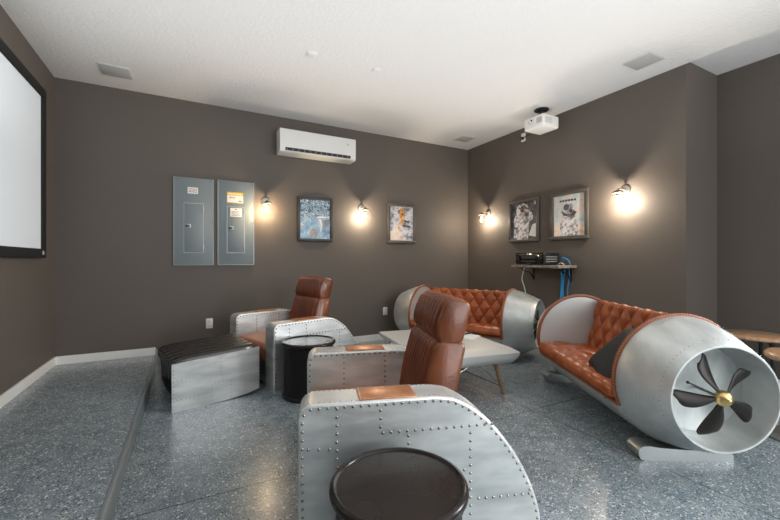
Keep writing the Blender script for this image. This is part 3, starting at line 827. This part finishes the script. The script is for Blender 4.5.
def ell(cx, cz, rx, rz, n=16, wob=0):
    return [(cx+rx*math.cos(2*PI*k/n)*(1+wob*random.uniform(-1, 1)), cz+rz*math.sin(2*PI*k/n)*(1+wob*random.uniform(-1, 1))) for k in range(n)]
make_picture('framed_picture', (1.524, YB, 1.457), 0, .495, .606, M['frame'], .036, 'dark framed blue abstract picture between two wall lamps',
    ['shards', 'sea', 'paper', 'visor', 'dark'], [(1, [(0, 0), (1, 0), (1, .52), (.6, .5), (.35, .48), (0, .55)]), (2, [(.55, .53), (.98, .55), (.97, .59), (.6, .58)]), (2, [(.02, .32), (.14, .33), (.05, .4), (.02, .4)]),
        (2, [(.60, .52), (.70, .50), (.73, .35), (.70, .18), (.66, .18), (.68, .36)]), (3, ell(.45, .15, .16, .11, 12, .15)), (4, [(.75, .3), (.98, .34), (.98, .50), (.8, .5)])], .0)
make_picture('framed_picture', (2.894, YB, 1.458), 0, .495, .608, M['frame_grey'], .042, 'grey framed pale picture with an orange figure on the back wall',
    ['pale', 'orange', 'peach', 'dark'], [(2, [(0, 0), (.6, 0), (.55, .18), (.3, .36), (0, .25)]), (1, [(.36, .45), (.44, .6), (.40, .72), (.34, .85), (.45, .97), (.62, .93), (.66, .8), (.62, .66), (.55, .52), (.45, .38), (.34, .30)]), (3, ell(.38, .86, .05, .05, 10, .2)),
        (3, [(.6, .62), (.85, .58), (.82, .52), (.62, .56)]), (3, [(.55, .48), (.9, .44), (.86, .38), (.5, .42)]), (3, ell(.52, .78, .05, .035, 10, .2))], .004)
make_picture('framed_picture', (XR, 3.82, 1.458), -PI/2, .53, .608, M['frame_grey'], .034, 'framed picture of a white astronaut on a dark background, left one on the right wall',
    ['dark', 'suit', 'visor', 'paper'], [(1, [(.10, .0), (.14, .35), (.10, .55), (.22, .68), (.22, .80), (.32, .93), (.50, .96), (.66, .90), (.74, .78), (.86, .64), (.86, .5), (.72, .46), (.68, .0)]), (2, ell(.50, .80, .14, .09)), (2, [(.55, .70), (.70, .72), (.72, .62), (.60, .60)]), (1, ell(.58, .76, .06, .04)),
        (3, [(.90, .9), (.97, .98), (.95, .88)]), (3, [(.7, .1), (.99, .05), (.99, .4), (.85, .38)])], .0)
make_picture('framed_picture', (XR, 3.095, 1.458), -PI/2, .53, .610, M['frame_grey'], .045, 'framed pale picture of a helmeted figure with dark lettering, right one on the right wall',
    ['sky', 'suit', 'dark', 'peach', 'ink'], [(3, [(0, 0), (1, 0), (1, .22), (.6, .3), (.3, .2), (0, .28)]), (1, [(.2, 0), (.22, .3), (.3, .5), (.40, .56), (.60, .56), (.72, .45), (.80, .2), (.8, 0)]), (2, [(.24, .62), (.32, .50), (.50, .46), (.68, .48), (.76, .56), (.66, .60), (.4, .58)]),
        (1, ell(.50, .66, .2, .13)), (2, ell(.42, .70, .09, .08)), (2, ell(.56, .60, .06, .05)), (3, [(.86, .6), (.98, .62), (.98, .95), (.9, .94)])]
    + [(4, [(.2+.095*k, .84), (.2+.095*k+.06, .845), (.2+.095*k+.06, .89), (.2+.095*k, .885)]) for k in range(6)], .004)

# ------------------------------------------------------------------ outlets
def make_outlet(loc, rz, label):
    t = thing('wall_outlet', loc, rz, label, 'outlet', 'white wall outlets')
    MB().rbox(-.038, .038, -.007, -.0005, -.06, .06, .003, 2).build('cover_plate', M['white'], t)
    s = MB()
    for z in (-.026, .026):
        s.rbox(-.017, .017, -.010, -.006, z-.017, z+.017, .003, 2)
        for x in (-.006, .006): s.box(x-.0014, x+.0014, -.0108, -.0099, z-.003, z+.008, 1)
        s.box(-.002, .002, -.0108, -.0099, z-.011, z-.007, 1)
    s.build('socket', [M['white'], M['black']], t)
    return t
ou = make_outlet((.21, YB, .43), 0, 'white wall outlet on the back wall behind the footstool and under the electrical panels')
dup(ou, (2.615, YB, .425), 0, 'white wall outlet on the back wall beside the left end of the far sofa')

# ------------------------------------------------------------------ air conditioner
t = thing('air_conditioner', (1.525, YB, 2.58), 0, 'white split air conditioner mounted high on the back wall', 'air conditioner')
W = 1.035
prof = [(-.002, .0), (-.165, .0), (-.198, .006), (-.211, .022), (-.214, .060), (-.2145, .10), (-.215, .28), (-.208, .297), (-.19, .304), (-.002, .305)]
b = MB(); b.prism([(a, c_) for a, c_ in prof], -W/2, W/2, T=Matrix.Rotation(PI/2, 4, 'Z') @ Matrix.Scale(1, 4))
b.build('housing', M['white'], t, angle=35)
s = MB(); s.box(-.45, .44, -.2155, -.18, .022, .062); s.build('air_slot', M['black'], t, smooth=False)
lv = MB(); lv.rbox(-.46, .46, -.224, -.200, .010, .020, .003, 2); lv.build('louvre', M['white'], t)
for k in range(12): MB().box(-.43+k*.075, -.426+k*.075, -.2170, -.20, .026, .056).build('vane', M['grille'], t, smooth=False)
d = MB(); d.lathe([(0, 0), (.016, 0), (.018, -.001), (.018, -.004)], 20, T=Matrix.Translation((.40, -.2155, .21)) @ Matrix.Rotation(-PI/2, 4, 'X'))
d.build('display_light', M['white_dim'], t)

# ------------------------------------------------------------------ ceiling speakers and covers
def ceil_sq(name, x, y, s_, m, label, cat, group, z=ZC):
    t = thing(name, (x, y, z), 0, label, cat, group)
    a = MB(); a.rbox(-s_/2, s_/2, -s_/2, s_/2, -.008, -.0005, .003, 2); a.build('rim', M['white_dim'] if m != 'white' else M['white'], t)
    b = MB(); b.rbox(-s_/2+.008, s_/2-.008, -s_/2+.008, s_/2-.008, -.0105, -.006, .002, 2); b.build('grille' if m != 'white' else 'cover', M[m], t)
    return t
ceil_sq('ceiling_speaker', -.655, 4.60, .262, 'grille', 'square grey ceiling speaker grille nearest the projection screen', 'ceiling speaker', 'square ceiling speakers')
ceil_sq('ceiling_speaker', 3.80, 2.01, .25, 'grille', 'square grey ceiling speaker grille at the right, near the end of the right wall', 'ceiling speaker', 'square ceiling speakers')
ceil_sq('ceiling_speaker', 3.77, 4.60, .25, 'grille', 'square grey ceiling speaker grille in the far corner between back and right walls', 'ceiling speaker', 'square ceiling speakers')
ceil_sq('ceiling_cover', .985, 3.37, .09, 'white', 'small white square ceiling cover plate, left one of the two', 'cover plate', 'small ceiling cover plates')
ceil_sq('ceiling_cover', 1.635, 3.35, .08, 'white', 'small white square ceiling cover plate, right one of the two', 'cover plate', 'small ceiling cover plates')

# ------------------------------------------------------------------ projector
t = thing('ceiling_projector', (3.90, 3.26, ZC), 0, 'white projector hanging from the ceiling near the right wall', 'projector')
b = MB(); b.rbox(-.15, .14, -.147, .147, -.262, -.112, .022, 4); bo = b.build('housing', M['white'], t, angle=30)
ln = MB(); LT = Matrix.Translation((-.15, .03, -.155)) @ Matrix.Rotation(-PI/2, 4, 'Y')
ln.lathe([(.042, -.01), (.046, .004), (.040, .008), (.036, .0), (.036, -.02)], 28, 0, T=LT); ln.lathe([(0, .002), (.02, -.001), (.036, -.008)], 24, 1, T=LT)
ln.build('lens', [M['white_dim'], M['black_gloss']], t)
v = MB()
v.box(-.1515, -.148, -.13, -.05, -.215, -.150); v.build('vent', M['grille'], bo, smooth=False)
for k in range(9): MB().box(-.11+k*.014, -.104+k*.014, -.1485, -.145, -.22, -.145).build('side_slot', M['grille'], bo, smooth=False)
m_ = MB(); m_.lathe([(0, 0), (.085, 0), (.09, -.006), (.085, -.014), (0, -.016)], 32); m_.lathe([(.025, -.01), (.025, -.09)], 20)
m_.build('ceiling_mount', M['black'], t)
k_ = MB()
for a in range(4):
    aa = PI/4+a*PI/2; k_.tube([(0, 0, -.075), (.06*math.cos(aa), .06*math.sin(aa), -.085), (.11*math.cos(aa), .11*math.sin(aa), -.105), (.11*math.cos(aa), .11*math.sin(aa), -.128)], .009, 8)
k_.lathe([(0, -.065), (.05, -.065), (.05, -.10), (0, -.10)], 20); k_.build('bracket', M['black'], t)
t = thing('projector_outlet', (XR, 3.835, 2.955), -PI/2, 'white wall outlet high on the right wall beside the projector, with a black plug', 'outlet')
MB().rbox(-.038, .038, -.007, -.0005, -.06, .06, .003, 2).build('cover_plate', M['white'], t)
MB().rbox(-.018, .018, -.045, -.006, -.035, .0, .005, 2).build('plug', M['black'], t)
c = MB(); c.tube(bez([(4.17, 3.835, 2.937), (4.13, 3.80, 2.915), (4.13, 3.66, 2.93), (4.10, 3.52, 2.96), (3.98, 3.46, 2.93), (3.93, 3.405, 2.86)], 10), .007, 8)
tag(c.build('power_cord', M['black']), 'black power cord running from the high outlet to the projector', 'cord')

# ------------------------------------------------------------------ media shelf
t = thing('media_shelf', (XR, 3.355, 1.10), -PI/2, 'weathered wooden shelf on dark brackets on the right wall, under the astronaut pictures', 'shelf')
b = MB(); b.rbox(-.385, .36, -.345, -.001, .0, .035, .004, 2); b.build('board', M['shelfwood'], t)
for x in (-.30, .28):
    k = MB(); k.box(x-.012, x+.012, -.012, -.001, -.17, 0); k.box(x-.012, x+.012, -.27, -.001, -.008, 0)
    k.tube(bez([(x, -.25, -.006), (x, -.17, -.05), (x, -.08, -.07), (x, -.01, -.15)], 8), .008, 8)
    k.build('bracket', M['black'], t)
t = thing('av_receiver', (4.055, 3.465, 1.1355), -PI/2, 'black audio receiver with a glossy front on the wooden wall shelf', 'receiver')
MB().rbox(-.2275, .2275, -.13, .14, .012, .158, .004, 2).build('housing', M['black'], t)
f = MB(); f.rbox(-.2275, .2275, -.145, -.131, .014, .158, .003, 2); fo = f.build('front_panel', M['black_gloss'], t)
d = MB(); d.box(-.13, .10, -.1465, -.1445, .085, .115, 0); d.box(-.21, .21, -.1465, -.1445, .135, .138, 1)
for k in range(8): d.rbox(-.12+k*.028, -.105+k*.028, -.148, -.145, .045, .052, .001, 1, 1)
d.build('display', [M['ink'], M['nickel']], fo, smooth=False)
for x in (-.18, .18):
    MB().lathe([(0, 0), (.026, 0), (.028, .004), (.026, .018), (0, .019)], 24, T=Matrix.Translation((x, -.145, .085)) @ Matrix.Rotation(PI/2, 4, 'X')).build('knob', M['black'], fo)
for x in (-.19, .19):
    for y in (-.11, .11): MB().lathe([(0, 0), (.018, 0), (.018, .012), (0, .012)], 14, T=Matrix.Translation((x, y, 0))).build('foot', M['black'], t)
v = MB()
for r_ in range(3):
    for k in range(12): v.box(.2275, .2285, -.10+k*.018, -.09+k*.018, .04+r_*.03, .05+r_*.03)
v.build('side_vent', M['grille'], t, smooth=False)
# cables beside and under the shelf
for k, (pts, m, lab) in enumerate((
    ([(4.16, 3.18, 1.19), (4.12, 3.13, 1.23), (4.13, 3.06, 1.20), (4.15, 3.04, 1.145)], 'blue', 'short blue cable looping over the right end of the wall shelf'),
    ([(4.19, 3.20, 1.06), (4.19, 3.19, .95), (4.19, 3.20, .80), (4.19, 3.215, .55), (4.19, 3.20, .3)], 'blue', 'thick blue cable hanging below the wall shelf, the left one'),
    ([(4.195, 3.15, 1.08), (4.195, 3.165, .95), (4.195, 3.18, .8), (4.195, 3.16, .6), (4.195, 3.16, .3)], 'blue', 'thick blue cable hanging below the wall shelf, close beside the leftmost blue one'),
    ([(4.195, 3.09, 1.09), (4.195, 3.085, .98), (4.195, 3.11, .82), (4.195, 3.10, .6), (4.195, 3.10, .3)], 'blue', 'thin blue cable hanging below the right end of the wall shelf'),
    ([(4.06, 3.14, 1.146), (4.04, 3.09, 1.165), (4.02, 3.03, 1.146)], 'white', 'white cable end curled on the right end of the shelf'),
    ([(4.19, 3.80, 1.09), (4.18, 3.815, 1.0), (4.19, 3.84, .92), (4.19, 3.80, .82), (4.19, 3.77, .70), (4.19, 3.76, .5)], 'white', 'white cable hanging under the left end of the wall shelf'))):
    r = (.009, .011, .009, .0055, .006, .0065)[k]
    tag(MB().tube(bez(pts, 10), r, 8).build('cable', M[m]), lab, 'cable')
